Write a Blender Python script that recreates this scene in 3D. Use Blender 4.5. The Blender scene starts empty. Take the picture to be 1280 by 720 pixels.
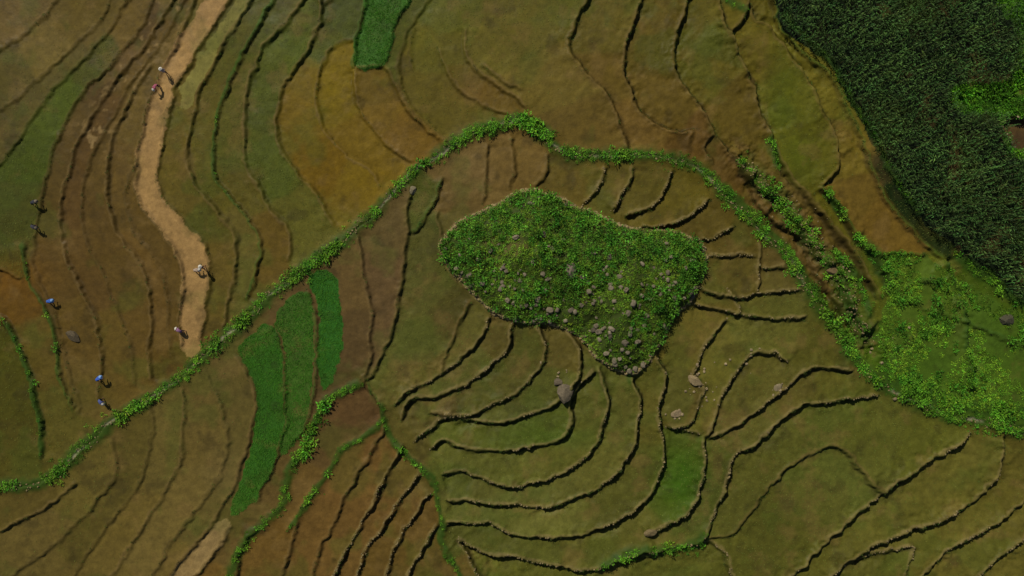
import bpy, math, heapq, random
import numpy as np
from mathutils import Vector
rng=np.random.default_rng(7); random.seed(7)
S=0.1
scene=bpy.context.scene

# ------------------------------------------------------------------ noise
def vnoise(X,Y,scale,seed):
    r=np.random.default_rng(seed); N=256
    T=r.random((N,N))*2-1
    x=np.asarray(X,float)/scale+1000.3; y=np.asarray(Y,float)/scale+1000.7
    xi=np.floor(x).astype(int); yi=np.floor(y).astype(int)
    fx=x-xi; fy=y-yi; fx=fx*fx*(3-2*fx); fy=fy*fy*(3-2*fy)
    a=T[xi%N,yi%N]; b=T[(xi+1)%N,yi%N]; c=T[xi%N,(yi+1)%N]; d=T[(xi+1)%N,(yi+1)%N]
    return (a*(1-fx)+b*fx)*(1-fy)+(c*(1-fx)+d*fx)*fy
def fbm(X,Y,scale,seed,o=4):
    v=0;a=1;t=0
    for i in range(o):
        v=v+a*vnoise(X,Y,scale/2**i,seed+i*13); t+=a; a*=.55
    return v/t
def warpx(X,Y): return 2.6*vnoise(X,Y,26,1)+1.7*vnoise(X,Y,9,2)+1.1*vnoise(X,Y,4,22)
def warpy(X,Y): return 2.6*vnoise(X,Y,26,3)+1.7*vnoise(X,Y,9,4)+1.1*vnoise(X,Y,4,24)
def lin(c):
    c=np.array(c,float)/255
    return np.where(c<=.04045,c/12.92,((c+.055)/1.055)**2.4)
def smooth(pts,closed=False,step=6):
    P=[np.array(p,float) for p in pts]; n=len(P); out=[]
    rngi=range(n) if closed else range(n-1)
    for i in rngi:
        p1=P[i]; p2=P[(i+1)%n]
        p0=P[i-1] if (i>0 or closed) else 2*p1-p2
        p3=P[(i+2)%n] if (i+2<n or closed) else 2*p2-p1
        k=max(2,int(np.linalg.norm(p2-p1)/step))
        for j in range(k):
            t=j/k
            out.append(.5*((2*p1)+(p2-p0)*t+(2*p0-5*p1+4*p2-p3)*t*t+(3*p1-p0-3*p2+p3)*t**3))
    if not closed: out.append(P[-1])
    return np.array(out)
def inpoly(X,Y,poly):
    ins=np.zeros(np.shape(X),bool); n=len(poly)
    for i in range(n):
        x1,y1=poly[i]; x2,y2=poly[(i+1)%n]
        if y1==y2: continue
        c=((y1>Y)!=(y2>Y))&(X<(x2-x1)*(Y-y1)/(y2-y1)+x1)
        ins^=c
    return ins

# ------------------------------------------------------------------ traced layout (image pixels, 1 pixel = 0.1 m)
MAIN=[(-60,612),(0,606),(45,603),(75,588),(100,560),(140,528),(185,500),(215,478),(260,440),(310,398),(360,352),(410,314),(450,282),(490,245),(520,215),(550,192),(575,176),(620,157),(650,150),(678,170),(700,188),(740,195),(790,192),(840,198),(878,215),(905,245),(945,282),(985,322),(1008,360),(1038,402),(1068,448),(1110,485),(1160,510),(1220,528),(1280,538),(1380,548)]
MOUND=[(553,300),(580,276),(620,258),(655,240),(690,243),(720,258),(750,272),(790,286),(840,290),(870,300),(881,320),(873,350),(864,375),(836,403),(820,435),(797,464),(770,460),(745,447),(725,420),(690,403),(640,400),(610,385),(585,358),(565,335),(553,318)]
CORN=[(962,-80),(966,0),(985,40),(1035,80),(1060,125),(1085,170),(1110,215),(1140,265),(1190,305),(1235,345),(1285,385),(1380,420),(1380,-80)]
CLEAR=[(1186,118),(1200,106),(1240,104),(1262,98),(1275,70),(1268,30),(1245,-10),(1270,-80),(1390,-80),(1390,200),(1285,198),(1262,195),(1250,150),(1215,140),(1190,134)]
CHAN=[(258,0),(222,50),(200,95),(180,150),(170,200),(172,245),(195,280),(220,315),(228,350),(224,400),(228,440),(240,447),(250,435),(256,390),(262,345),(255,308),(226,275),(203,245),(199,200),(208,150),(222,105),(252,55),(300,-30),(270,-30)]
PALE=[(296,0),(316,0),(285,45),(262,80),(240,130),(222,133),(233,95),(262,50)]
BED1=[(296,440),(312,420),(338,406),(352,430),(355,480),(353,540),(340,590),(314,632),(290,648),(294,615),(310,570),(320,520),(318,480)]
BED2=[(343,400),(378,362),(390,385),(393,430),(390,480),(384,525),(366,560),(352,570),(356,520),(358,470),(356,430)]
BED3=[(383,350),(405,338),(424,362),(427,420),(421,465),(405,490),(398,450),(400,400),(393,370)]
BED4=[(463,-30),(522,-30),(498,30),(488,60),(482,80),(447,88),(443,60),(453,25)]
MEADOW=[(1100,318),(1150,320),(1190,340),(1240,375),(1285,395),(1380,430),(1380,535),(1280,522),(1220,512),(1165,497),(1120,470),(1096,430),(1102,395),(1112,360)]
TAN=[(212,722),(245,685),(272,653),(291,655),(268,690),(240,722)]
PIT=[(1256,152),(1275,147),(1300,148),(1305,170),(1300,192),(1275,190),(1262,172)]
MOUND_S=smooth(MOUND,True); CORN_S=smooth(CORN,True,20); PIT_S=smooth(PIT,True)

G='g';D='d';N='n';T='s'
LN=[]
HS={G:1.15,D:1.3,N:1.0,T:1.35}
def L(pts,H=.25,t=D,side=0,w=.32): LN.append((pts,H*HS[t],t,side,w+(.04 if t in (T,D) else 0)))
# left
L([(0,140),(40,108),(90,60),(130,20),(150,-40)],.12,N)
L([(-60,95),(0,62),(50,27),(90,-30)],.12,N)
L([(215,-40),(160,60),(110,110),(75,170),(55,230),(45,290),(42,335),(62,378),(75,420),(88,470),(103,522)],.16,N)
L([(-40,235),(0,205),(30,165),(60,120),(110,70),(150,20),(180,-40)],.14,N)
L([(240,-40),(190,45),(150,95),(115,145),(90,200),(78,250),(80,300),(97,350),(118,400),(128,450),(123,505)],.16,D)
L([(252,-40),(210,40),(168,100),(135,155),(110,210),(103,250),(108,300),(130,350),(152,400),(166,440),(172,485)],.14,N)
L([(190,80),(155,140),(138,180),(134,220),(140,270),(160,310),(183,350),(190,400),(186,440),(192,480)],.18,D)
L([(172,200),(158,240),(165,280),(190,320),(208,360),(212,410),(214,450)],.10,N)
L([(30,300),(36,350),(60,390),(72,430),(75,470),(95,515)],.2,G)
L([(-20,390),(5,400),(24,435),(40,480),(52,530),(52,572)],.25,G)
L([(-60,330),(-10,335),(30,350)],.2,N)
L([(258,-30),(222,50),(200,95),(180,150),(170,200),(172,245),(195,280),(220,315),(228,350),(224,400),(228,440)],.18,D)
# right of channel
L([(298,-20),(252,55),(222,105),(208,150),(199,200),(203,245),(226,275),(255,308),(262,345),(256,390),(250,430)],.16,D)
L([(325,-20),(278,58),(247,125),(235,180),(241,220),(265,258),(290,290),(296,330),(285,380),(280,412)],.2,D)
L([(352,-20),(303,70),(276,130),(268,180),(272,225),(300,262),(325,300),(321,340),(311,380)],.22,G)
L([(385,-10),(372,8),(330,60),(310,110),(304,160),(311,210),(335,255),(360,290),(358,330)],.2,D)
L([(402,-20),(400,25),(378,75),(352,118),(346,155),(360,200),(395,240),(413,270),(418,285)],.22,D)
L([(418,55),(400,90),(395,130),(405,160),(430,190),(465,215),(478,235)],.16,D)
L([(443,88),(447,130),(470,165),(500,190),(518,205)],.18,D)
L([(482,82),(500,120),(522,147),(548,170),(558,182)],.18,D)
L([(524,-30),(497,30),(487,60),(482,82)],.22,G)
L([(465,-30),(446,48),(443,88)],.2,G)
L([(443,88),(482,82)],.15,D,1)
L([(418,55),(445,50)],.12,N)
L([(400,5),(430,-10)],.1,N)
# top centre
L([(560,-30),(515,30),(503,60),(497,90),(510,125),(545,160),(560,172)],.16,N)
L([(548,60),(562,98),(598,128),(640,142)],.16,D)
L([(580,35),(585,72),(608,98),(645,120),(660,138)],.2,D)
L([(600,80),(625,98),(655,112)],.15,D)
L([(520,30),(512,60),(515,90)],.1,N)
L([(755,-40),(722,28),(710,62),(735,95),(765,130),(780,165),(784,188)],.35,D)
L([(815,-30),(790,35),(780,75),(786,110),(801,142),(828,160),(868,165)],.5,D)
L([(873,-30),(850,30),(843,70),(855,110),(880,140),(893,168),(922,205),(948,240),(968,262)],.55,D)
L([(890,-30),(905,25),(918,60),(935,100),(950,140),(962,165),(970,205),(990,235)],.6,D)
L([(915,-30),(935,5),(945,30),(960,32),(985,65),(1010,100),(1030,140),(1046,180),(1048,208),(1022,236)],.6,D,-1)
L([(935,-20),(930,20),(912,42),(930,80),(945,110)],.45,D)
L([(962,-20),(972,25),(1000,62),(1040,98),(1070,160),(1090,210),(1112,258),(1150,298),(1180,325)],.3,G)
L([(893,168),(880,185),(890,205)],.35,D)
L([(915,185),(938,228),(975,248),(1001,285),(1020,316),(1048,335),(1058,372),(1078,410),(1092,432)],.5,D,w=.5)
L([(962,165),(985,215),(1005,240),(1040,280),(1065,310),(1090,350),(1100,375)],.5,D,w=.5)
L([(1022,236),(1050,262),(1070,298),(1095,322),(1112,360)],.6,G,w=.5)
L([(930,215),(955,265),(1000,296),(1022,345),(1045,375),(1075,425)],.35,D)
L([(1095,325),(1130,318),(1165,320)],.3,G)
L([(1112,360),(1150,385),(1200,400),(1270,430),(1340,450)],.15,G)
L([(1180,325),(1196,360),(1205,405),(1208,440),(1214,485)],.9,G,w=.5)
L([(1120,365),(1150,352),(1190,350)],.2,G)
# around the mound
L([(608,178),(606,215),(603,256)],.2,D)
L([(640,165),(643,200),(636,240)],.2,D)
L([(684,192),(683,215),(668,238)],.25,D)
L([(757,205),(750,230),(728,256)],.3,T)
L([(793,205),(785,235),(762,266)],.35,T)
L([(842,212),(828,240),(808,262),(780,270)],.4,T)
L([(886,248),(862,268),(830,281),(800,285)],.4,T)
L([(918,285),(900,296),(872,300)],.35,T)
L([(882,318),(915,320),(945,318)],.3,T)
L([(950,300),(946,335),(947,368)],.3,T)
L([(950,335),(985,334)],.25,T)
L([(872,358),(905,370),(950,368),(1003,362)],.35,T)
L([(866,380),(905,388),(960,397),(1012,397)],.4,T)
L([(552,222),(545,248),(520,288),(508,290)],.25,G)
L([(514,233),(508,290),(501,350),(490,410),(470,458),(452,478)],.25,D)
L([(548,262),(552,300),(565,340),(585,362)],.2,D)
L([(447,293),(455,340),(463,390),(463,440),(452,475)],.2,D)
L([(587,372),(572,408),(557,442),(549,470)],.2,D)
L([(613,393),(597,428),(560,462),(515,488),(492,508)],.35,T)
L([(638,403),(634,435),(605,465),(560,492),(520,498),(500,525)],.42,T)
L([(670,402),(683,438),(665,475),(625,500),(580,518),(532,512)],.45,T)
L([(708,408),(724,440),(722,470),(700,500),(668,515),(620,527),(560,520),(543,528),(516,552)],.5,T)
L([(745,462),(735,470),(712,500),(714,530),(692,552),(640,563),(585,561),(553,550),(536,562)],.5,T)
L([(748,458),(757,490),(757,520),(740,560),(700,592),(650,607),(603,598),(577,588),(552,595)],.55,T)
L([(790,468),(797,495),(797,530),(780,580),(740,612),(690,630),(620,628),(560,626)],.6,T)
L([(818,440),(830,470),(824,520),(831,570),(810,620),(762,655),(700,672),(640,665),(600,652),(553,655)],.6,T)
L([(880,545),(876,600),(860,640),(838,652),(808,670)],.6,T)
L([(912,398),(885,428),(868,468),(880,490),(866,525),(835,535)],.35,T)
L([(908,360),(925,385),(918,400)],.2,T)
L([(985,455),(970,440),(938,442),(912,480),(895,520),(882,548)],.4,T)
L([(1065,462),(1010,462),(965,498),(925,530),(905,540),(885,548)],.5,T)
L([(1100,492),(1040,500),(985,514),(945,555),(917,572),(910,600),(888,650),(870,678),(800,690),(735,712),(690,705),(600,688),(570,672)],.65,T)
L([(1212,538),(1198,555),(1170,573),(1120,600),(1070,640),(1020,688),(970,735)],.75,T,w=.42)
L([(1252,545),(1250,580),(1225,618),(1180,645),(1110,672),(1030,722)],.75,T,w=.42)
L([(1330,590),(1280,622),(1230,660),(1180,690),(1140,730)],.8,T,w=.42)
L([(1340,640),(1280,668),(1215,725)],.75,T)
L([(1108,618),(1085,600),(1052,560),(1010,570),(970,600),(940,640),(915,668),(880,673)],.3,D)
L([(1142,682),(1100,690),(1060,708),(1030,735)],.35,T)
L([(1142,682),(1138,700),(1128,730)],.3,T)
L([(878,675),(905,690),(920,735)],.3,T)
L([(570,672),(590,700),(605,735)],.4,T)
L([(740,712),(780,700),(830,692)],.3,T)
L([(835,535),(850,535),(878,545)],.3,T)
# lower left
L([(187,502),(190,540),(180,590),(150,640),(110,690),(85,740)],.15,N)
L([(226,482),(232,530),(220,590),(190,640),(135,725)],.12,D)
L([(252,462),(278,510),(284,560),(265,610),(230,660),(185,730)],.15,N)
L([(290,440),(318,490),(312,545),(292,605),(268,652),(212,722)],.15,D)
L([(140,545),(145,590),(112,640),(70,680),(10,725)],.16,N)
L([(95,600),(60,632),(0,662),(-60,680)],.2,D)
L([(291,655),(268,690),(240,725)],.2,D)
# lower centre
L([(485,530),(468,562),(441,602),(420,650),(400,690),(388,730)],.25,D)
L([(505,555),(480,600),(460,640),(432,690),(414,730)],.4,T)
L([(527,590),(500,622),(480,660),(457,690),(443,730)],.4,T)
L([(540,617),(520,642),(500,672),(478,730)],.4,T)
L([(546,655),(530,682),(508,730)],.35,T)
L([(320,660),(300,690),(296,730)],.25,D)
L([(375,650),(360,700),(350,740)],.25,D)
L([(455,478),(470,500),(480,520)],.3,G)
# bunds between the seed beds
L([(338,406),(355,440),(357,500),(350,565),(318,632)],.15,G)
L([(380,358),(396,400),(397,450),(388,520),(362,562)],.15,G)
# green ditches: pts, half width, density
GULLY=[(925,195),(950,228),(985,262),(1015,300),(1046,345),(1065,390),(1090,430)]
GREEN=[
 (MAIN,9,1.15),
 ([(452,476),(425,492),(404,508),(386,552),(362,592),(352,632),(320,662),(298,692),(284,735)],6,.95),
 ([(482,520),(458,545),(428,562),(404,600),(380,640),(360,660)],4.8,.8),
 ([(475,500),(482,525),(500,562),(540,600),(550,640),(552,680),(585,730)],4.5,.7),
 ([(745,712),(800,688),(850,685),(885,668)],8,.9),
 ([(785,455),(790,485)],3,.3),
 ([(30,300),(36,350),(60,390),(72,430),(75,470)],2,.3),
 ([(5,400),(24,435),(40,480),(52,530),(52,572)],3,.5),
 ([(655,150),(690,170)],9,1.2),
 ([(560,178),(600,165),(640,150)],10,1.1),
 ([(960,168),(974,214)],6,1.1),
 ([(938,222),(965,250)],6,1.0),
 ([(985,262),(1012,290)],5,.9),
 ([(1028,240),(1060,275)],6,.9),
 ([(1066,290),(1100,330),(1114,372)],9,1.1),
 ([(1095,455),(1150,490),(1250,515),(1330,520)],16,1.0),
 ([(880,215),(950,275),(1000,335),(1060,425)],8,.8),
 ([(1190,318),(1240,352),(1290,390)],8,1.0),
 ([(1040,310),(1075,350),(1090,400)],7,.7),
 ([(1180,325),(1198,365),(1206,405),(1212,480)],6,.7),
 ([(350,-10),(300,70),(272,140),(270,220),(300,262)],2,.12),
 ([(885,-10),(925,10),(935,20)],5,.4),
 ([(975,10),(1035,75),(1065,125),(1112,210),(1150,270)],5,.35),
 (GULLY,14,.4),
]
SEEDS=[
(20,20,(86,72,44)),(20,100,(84,76,42)),(110,15,(84,72,38)),(60,80,(92,80,44)),(20,185,(64,74,28)),(55,150,(66,76,28)),(120,60,(72,74,32)),(15,270,(64,66,28)),(15,350,(90,68,32)),(170,30,(82,68,36)),(95,160,(76,62,34)),(62,250,(78,64,36)),(65,330,(80,64,36)),
(210,20,(84,68,36)),(130,120,(78,62,36)),(92,240,(80,62,36)),(100,330,(80,63,36)),(110,420,(86,70,38)),(125,190,(80,65,36)),(120,290,(80,64,36)),(145,350,(82,66,36)),(150,450,(82,68,36)),(170,120,(84,70,38)),(150,240,(84,68,38)),(175,290,(82,66,36)),(200,380,(84,66,36)),(180,330,(84,66,36)),(205,450,(82,66,34)),
(20,490,(68,66,26)),(15,560,(68,64,28)),(60,450,(86,74,38)),(75,520,(82,76,38)),(105,480,(86,72,42)),
(215,170,(84,74,34)),(220,220,(84,74,36)),(275,330,(84,72,36)),(240,150,(84,80,34)),(262,20,(92,78,40)),(250,200,(82,76,34)),(280,280,(82,76,36)),(300,330,(86,78,42)),(320,10,(74,72,36)),(290,170,(78,76,36)),(305,235,(82,76,36)),(340,300,(84,70,34)),(325,130,(70,76,32)),(360,50,(72,78,32)),(325,200,(72,76,32)),(385,290,(80,78,36)),(365,140,(98,82,32)),(385,100,(98,84,34)),(400,220,(102,82,30)),(440,240,(98,82,32)),(420,130,(100,86,30)),(410,60,(72,74,32)),(430,15,(66,72,34)),(445,170,(98,81,32)),(465,110,(96,80,35)),(475,150,(96,78,34)),(500,170,(96,76,35)),
(500,60,(72,74,34)),(530,60,(82,78,34)),(525,120,(86,78,36)),(560,20,(78,78,35)),(580,100,(88,78,37)),(570,60,(84,79,36)),(640,40,(84,78,37)),(680,110,(90,79,41)),(620,115,(90,75,36)),(700,165,(90,76,40)),(760,40,(84,76,37)),(760,90,(88,74,37)),(800,160,(94,76,41)),(830,60,(86,75,34)),(825,130,(90,76,38)),(860,20,(82,76,32)),(890,90,(84,77,34)),(900,60,(78,77,34)),(920,130,(86,74,34)),(870,180,(90,70,37)),(980,120,(80,80,31)),(955,70,(84,77,32)),(995,195,(82,79,31)),(1030,120,(88,82,34)),(1060,190,(93,82,37)),(1100,270,(95,77,38)),(1075,250,(94,78,39)),(930,240,(84,67,35)),(1000,250,(80,68,34)),(990,290,(84,70,36)),(1050,350,(82,68,34)),(1060,400,(82,68,34)),(1030,300,(80,68,34)),(1075,330,(74,69,30)),(1010,320,(82,69,36)),
(575,215,(98,82,52)),(625,210,(96,79,48)),(662,205,(96,79,46)),(715,225,(86,75,38)),(770,225,(80,73,35)),(812,228,(80,73,34)),(850,250,(82,74,32)),(880,275,(79,69,32)),(905,300,(79,69,34)),(910,345,(81,73,37)),(968,315,(84,73,41)),(970,350,(82,75,41)),(930,382,(78,76,37)),(990,380,(76,76,37)),
(480,350,(78,63,45)),(490,290,(80,68,45)),(425,350,(83,68,45)),(440,430,(82,67,46)),(530,260,(70,74,34)),(530,350,(76,75,40)),(520,430,(76,75,40)),(575,390,(74,70,37)),(600,400,(78,75,39)),(585,450,(73,73,37)),(620,420,(80,73,39)),(655,430,(80,75,39)),(640,470,(76,74,38)),(700,440,(80,73,39)),(690,480,(73,75,37)),(600,540,(72,77,35)),(650,540,(70,78,34)),(735,500,(74,76,37)),(720,560,(78,78,38)),(600,580,(77,79,39)),(775,500,(77,76,39)),(770,560,(77,76,39)),(650,618,(84,84,45)),(810,520,(79,75,37)),(805,590,(76,76,37)),(650,650,(79,80,41)),(855,430,(82,76,38)),(850,580,(68,76,31)),(850,490,(81,73,40)),(760,680,(79,78,39)),(640,685,(74,76,37)),(890,600,(73,77,36)),(900,500,(80,75,39)),(900,460,(79,76,37)),(960,420,(83,82,42)),(950,470,(79,76,39)),(990,480,(81,76,39)),(1030,440,(80,78,37)),(1050,480,(80,78,37)),(940,530,(78,76,39)),
(950,610,(76,76,37)),(1000,540,(78,79,39)),(1100,540,(80,82,39)),(1150,560,(79,81,37)),(1040,620,(83,84,42)),(960,680,(78,78,37)),(1200,590,(83,80,40)),(1100,650,(82,80,39)),(1260,600,(81,76,37)),(1200,660,(86,82,41)),(1110,705,(78,78,37)),(1250,680,(83,78,39)),(1080,700,(80,79,39)),(850,710,(78,79,37)),(700,718,(76,77,35)),(520,540,(78,72,39)),(530,470,(78,74,39)),
(160,570,(87,78,43)),(110,600,(87,78,43)),(30,620,(82,72,39)),(50,690,(87,76,45)),(200,560,(88,78,46)),(255,550,(90,78,47)),(160,660,(90,78,45)),(300,480,(85,76,45)),(240,610,(92,80,49)),(300,690,(86,71,39)),(330,600,(83,69,42)),(340,690,(90,71,40)),(400,540,(83,67,43)),(375,620,(86,69,41)),(430,520,(79,61,41)),(430,580,(88,68,41)),(400,680,(91,71,42)),(455,600,(91,71,42)),(480,640,(89,70,41)),(515,610,(92,74,45)),(500,660,(88,71,39)),(530,650,(85,69,37)),(520,710,(82,69,37)),(550,710,(80,69,37)),
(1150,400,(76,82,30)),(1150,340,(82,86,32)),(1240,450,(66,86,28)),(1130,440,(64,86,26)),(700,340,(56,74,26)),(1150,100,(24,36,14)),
]
PAINT=[(CHAN,(142,112,66),2,1),(PALE,(112,106,50),3,.85),(BED1,(46,86,22),2,1),(BED2,(54,88,26),2,.9),(BED3,(42,88,24),2,1),(BED4,(54,92,28),2,1),
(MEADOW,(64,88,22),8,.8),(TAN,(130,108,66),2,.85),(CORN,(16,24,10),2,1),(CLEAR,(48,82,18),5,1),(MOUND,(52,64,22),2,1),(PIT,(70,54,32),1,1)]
BLOBS=[(850,600,30,40,(44,90,18),.6),(690,545,60,12,(62,84,30),.4),(15,345,50,25,(106,74,30),.45),(585,205,25,30,(114,96,68),.4),(1000,195,28,40,(70,84,24),.5),(980,100,18,60,(74,84,26),.5),
(280,590,30,30,(104,92,64),.4),(690,650,50,12,(98,96,56),.35),(1050,600,50,30,(98,98,56),.35),(630,245,30,8,(114,98,66),.3),(430,270,35,12,(80,82,38),.4),(1160,345,40,20,(86,84,36),.4),(40,40,60,30,(110,94,60),.4),
(1075,400,12,30,(90,68,36),.5),(960,262,25,25,(84,66,36),.3),(1010,320,25,25,(90,74,42),.4),(100,500,40,25,(76,76,34),.4),(590,115,30,15,(104,78,42),.3),(740,195,20,8,(94,64,40),.4),(800,160,60,12,(102,82,48),.35),(20,440,30,25,(60,64,20),.3),
(560,330,12,30,(64,74,30),.4),(880,420,25,20,(96,84,48),.35),(1180,280,30,15,(96,84,48),.3),(460,110,30,25,(100,84,40),.3)]

# ------------------------------------------------------------------ terrain grid
xs=np.arange(-110,1391,1.25); ys=np.arange(-90,811,1.25)
far=np.array([8,25,60,120,220,400,800,1600,3500,8000,20000,40000.])
xs=np.concatenate([-110-far[::-1],xs,xs[-1]+far]); ys=np.concatenate([-90-far[::-1],ys,ys[-1]+far])
X,Y=np.meshgrid(xs,ys)
XW=X+warpx(X,Y); YW=Y+warpy(X,Y)
nx,ny=len(xs),len(ys)
def line_field(gx,gy,GX,GY,pts,R):
    x0,x1=pts[:,0].min()-R-6,pts[:,0].max()+R+6; y0,y1=pts[:,1].min()-R-6,pts[:,1].max()+R+6
    i0,i1=np.searchsorted(gx,[x0,x1]); j0,j1=np.searchsorted(gy,[y0,y1])
    if i1<=i0 or j1<=j0: return None
    Dm=np.full((j1-j0,i1-i0),1e9); Sg=np.ones_like(Dm); Tt=np.zeros_like(Dm)
    seg=np.diff(pts,axis=0); ln=np.hypot(seg[:,0],seg[:,1]); cum=np.concatenate([[0],np.cumsum(ln)]); tot=cum[-1]
    for k in range(len(seg)):
        if ln[k]<1e-6: continue
        a=pts[k]; b=pts[k+1]
        xa,xb=min(a[0],b[0])-R-6,max(a[0],b[0])+R+6; ya,yb=min(a[1],b[1])-R-6,max(a[1],b[1])+R+6
        p0,p1=np.searchsorted(gx,[xa,xb]); q0,q1=np.searchsorted(gy,[ya,yb])
        if p1<=p0 or q1<=q0: continue
        sx=GX[q0:q1,p0:p1]-a[0]; sy=GY[q0:q1,p0:p1]-a[1]
        t=np.clip((sx*seg[k,0]+sy*seg[k,1])/ln[k]**2,0,1)
        d=np.hypot(sx-t*seg[k,0],sy-t*seg[k,1])
        cr=seg[k,0]*sy-seg[k,1]*sx
        sl=(slice(q0-j0,q1-j0),slice(p0-i0,p1-i0))
        m=d<Dm[sl]
        Dm[sl]=np.where(m,d,Dm[sl]); Sg[sl]=np.where(m,np.sign(cr),Sg[sl]); Tt[sl]=np.where(m,cum[k]+t*ln[k],Tt[sl])
    return (slice(j0,j1),slice(i0,i1)),Dm,Sg,Tt,tot
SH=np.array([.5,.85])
Z=np.zeros_like(X)
bund=np.zeros_like(X); bcol=np.zeros(X.shape+(3,)); ris=np.zeros_like(X)
BC={G:(58,84,26),D:(98,80,44),N:(74,62,32),T:(112,98,58)}
BS={G:.65,D:.5,N:.4,T:.62}
cx=np.arange(-110,1391,2.5); cy=np.arange(-90,811,2.5); CX,CY=np.meshgrid(cx,cy)
CXW=CX+warpx(CX,CY); CYW=CY+warpy(CX,CY)
cost=np.ones_like(CX)
bwn=0.5+0.5*fbm(X,Y,22,77,3)
bw2=np.clip(.5+1.1*fbm(X,Y,14,78,3),0,1)
LSIDE=[]
for pts,H,t,side,w in LN:
    P=smooth(pts)
    r=line_field(cx,cy,CXW,CYW,P,8)
    if r is not None:
        sl,Dm,_,_,_=r; cost[sl]=np.maximum(cost[sl],1+80*np.exp(-(Dm/2.6)**2))
    d=np.diff(P,axis=0); nl=np.array([d[:,1].sum(),-d[:,0].sum()])
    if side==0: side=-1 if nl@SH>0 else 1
    LSIDE.append(side)
    r=line_field(xs,ys,XW,YW,P,45)
    if r is None: continue
    sl,Dm,Sg,Tt,tot=r
    s=Dm*Sg*side*S
    endf=np.clip(np.minimum(Tt,tot-Tt)/6,0,1)*np.clip((4.5-Dm*S)/1.5,0,1)
    var=0.5+0.95*bw2[sl]
    wl=w*(.7+.6*bwn[sl])
    Hh=H*var
    st=np.clip(s/wl,0,1); st=st*st*(3-2*st)
    f=Hh*(.5-st)*np.exp(-np.maximum(np.abs(s-wl/2)-wl/2,0)/1.8)
    bh=(.04 if t==N else .05)+.04*H
    f=f+bh*np.exp(-((s+.16)/.17)**2)
    Z[sl]+=f*endf
    bw=(.11 if t==N else .15)*(.5+1.0*bwn[sl])
    am=BS[t]*np.exp(-((s+.16)/bw)**4)*endf*(.4+.9*bwn[sl])*np.where(Dm<40,1,0)
    m=am>bund[sl]; bund[sl]=np.where(m,am,bund[sl])
    bcol[sl]=np.where(m[...,None],lin(BC[t]),bcol[sl])
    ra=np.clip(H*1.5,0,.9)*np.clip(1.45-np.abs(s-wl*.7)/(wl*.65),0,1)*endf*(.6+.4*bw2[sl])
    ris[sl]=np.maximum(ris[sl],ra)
bund=np.clip(bund,0,.9)
gm=np.zeros_like(X)
for pts,hw,den in GREEN:
    P=smooth(pts); r=line_field(xs,ys,XW,YW,P,30)
    if r is None: continue
    sl,Dm,Sg,Tt,tot=r
    wv=hw*(.4+1.0*bwn[sl])
    a=np.clip(1.35-Dm/wv,0,1)*min(1,.35+den)*np.clip(np.minimum(Tt,tot-Tt)/8,0,1)
    gm[sl]=np.maximum(gm[sl],a)
    Z[sl]+=.25*min(den,1)*np.exp(-(Dm/hw)**2)*(1 if hw>4 else .4)
    sl2,Dc,_,_,_=line_field(cx,cy,CXW,CYW,P,12); cost[sl2]=np.maximum(cost[sl2],1+80*np.exp(-(Dc/4)**2))
P=smooth(MAIN); sl,Dm,Sg,Tt,tot=line_field(xs,ys,XW,YW,P,30)
thread=np.zeros_like(X); off=Dm*Sg+2.5*vnoise(Tt,Tt*0,40,91)
thread[sl]=np.exp(-(off/1.4)**2)*np.clip(vnoise(Tt,Tt*0+5,30,92)*1.6+.35,0,1)
Z[sl]-=.12*np.exp(-(off/1.5)**2)
# rough eroded gully
P=smooth(GULLY); sl,Dm,Sg,Tt,tot=line_field(xs,ys,XW,YW,P,40)
gl=np.exp(-(Dm/20)**2)
Z[sl]+=gl*(1.2*fbm(X[sl],Y[sl],13,95,4)-.2)
gul=np.zeros_like(X); gul[sl]=gl
# hillock dome
Pm=np.vstack([MOUND_S,MOUND_S[:1]]); slm,Dm,Sg,Tt,tot=line_field(xs,ys,XW,YW,Pm,160)
ins=inpoly(XW[slm],YW[slm],MOUND_S)
dm=Dm*S
Z[slm]+=np.where(ins,.35+2.4*(1-np.exp(-dm/4.5)),0)+np.where(ins,.6*fbm(X[slm],Y[slm],30,41,3)*np.clip(dm,0,1),0)
wallm=np.exp(-((np.where(ins,-dm,dm))/.28)**2)
ip=inpoly(XW,YW,PIT_S); Z-=np.where(ip,.9,0)
rad=np.hypot((X-640)*S,(Y-360)*S)
Z+=np.clip((rad-120)/2500,0,1)**1.3*260*(0.5+.5*fbm(X*S,Y*S,700,55,4))
Z+=.04*fbm(X,Y,14,31,4)

# ------------------------------------------------------------------ flood-fill labels
ch,cw=CX.shape; dist=[1e18]*(ch*cw); lab=[0]*(ch*cw); hp=[]
cl=cost.ravel().tolist()
for k,(sx,sy,c) in enumerate(SEEDS):
    i=int(np.argmin(abs(cx-sx))); j=int(np.argmin(abs(cy-sy))); q=j*cw+i; dist[q]=0; lab[q]=k; hp.append((0.,q))
heapq.heapify(hp)
NB=((1,1.),(-1,1.),(cw,1.),(-cw,1.),(cw+1,1.414),(cw-1,1.414),(-cw+1,1.414),(-cw-1,1.414))
while hp:
    d0,q=heapq.heappop(hp)
    if d0>dist[q]: continue
    col=q%cw
    if col==0 or col==cw-1: continue
    for o,wt in NB:
        r=q+o
        if r<0 or r>=ch*cw: continue
        nd=d0+wt*cl[r]
        if nd<dist[r]-1e-9:
            dist[r]=nd; lab[r]=lab[q]; heapq.heappush(hp,(nd,r))
lab=np.array(lab).reshape(ch,cw)
lab[:,0]=lab[:,1]; lab[:,-1]=lab[:,-2]
sc=np.array([lin(c) for _,_,c in SEEDS])
vr=np.random.default_rng(3).normal(1,.07,(len(SEEDS),1)); sc=sc*vr
LC=sc[lab]
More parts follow.
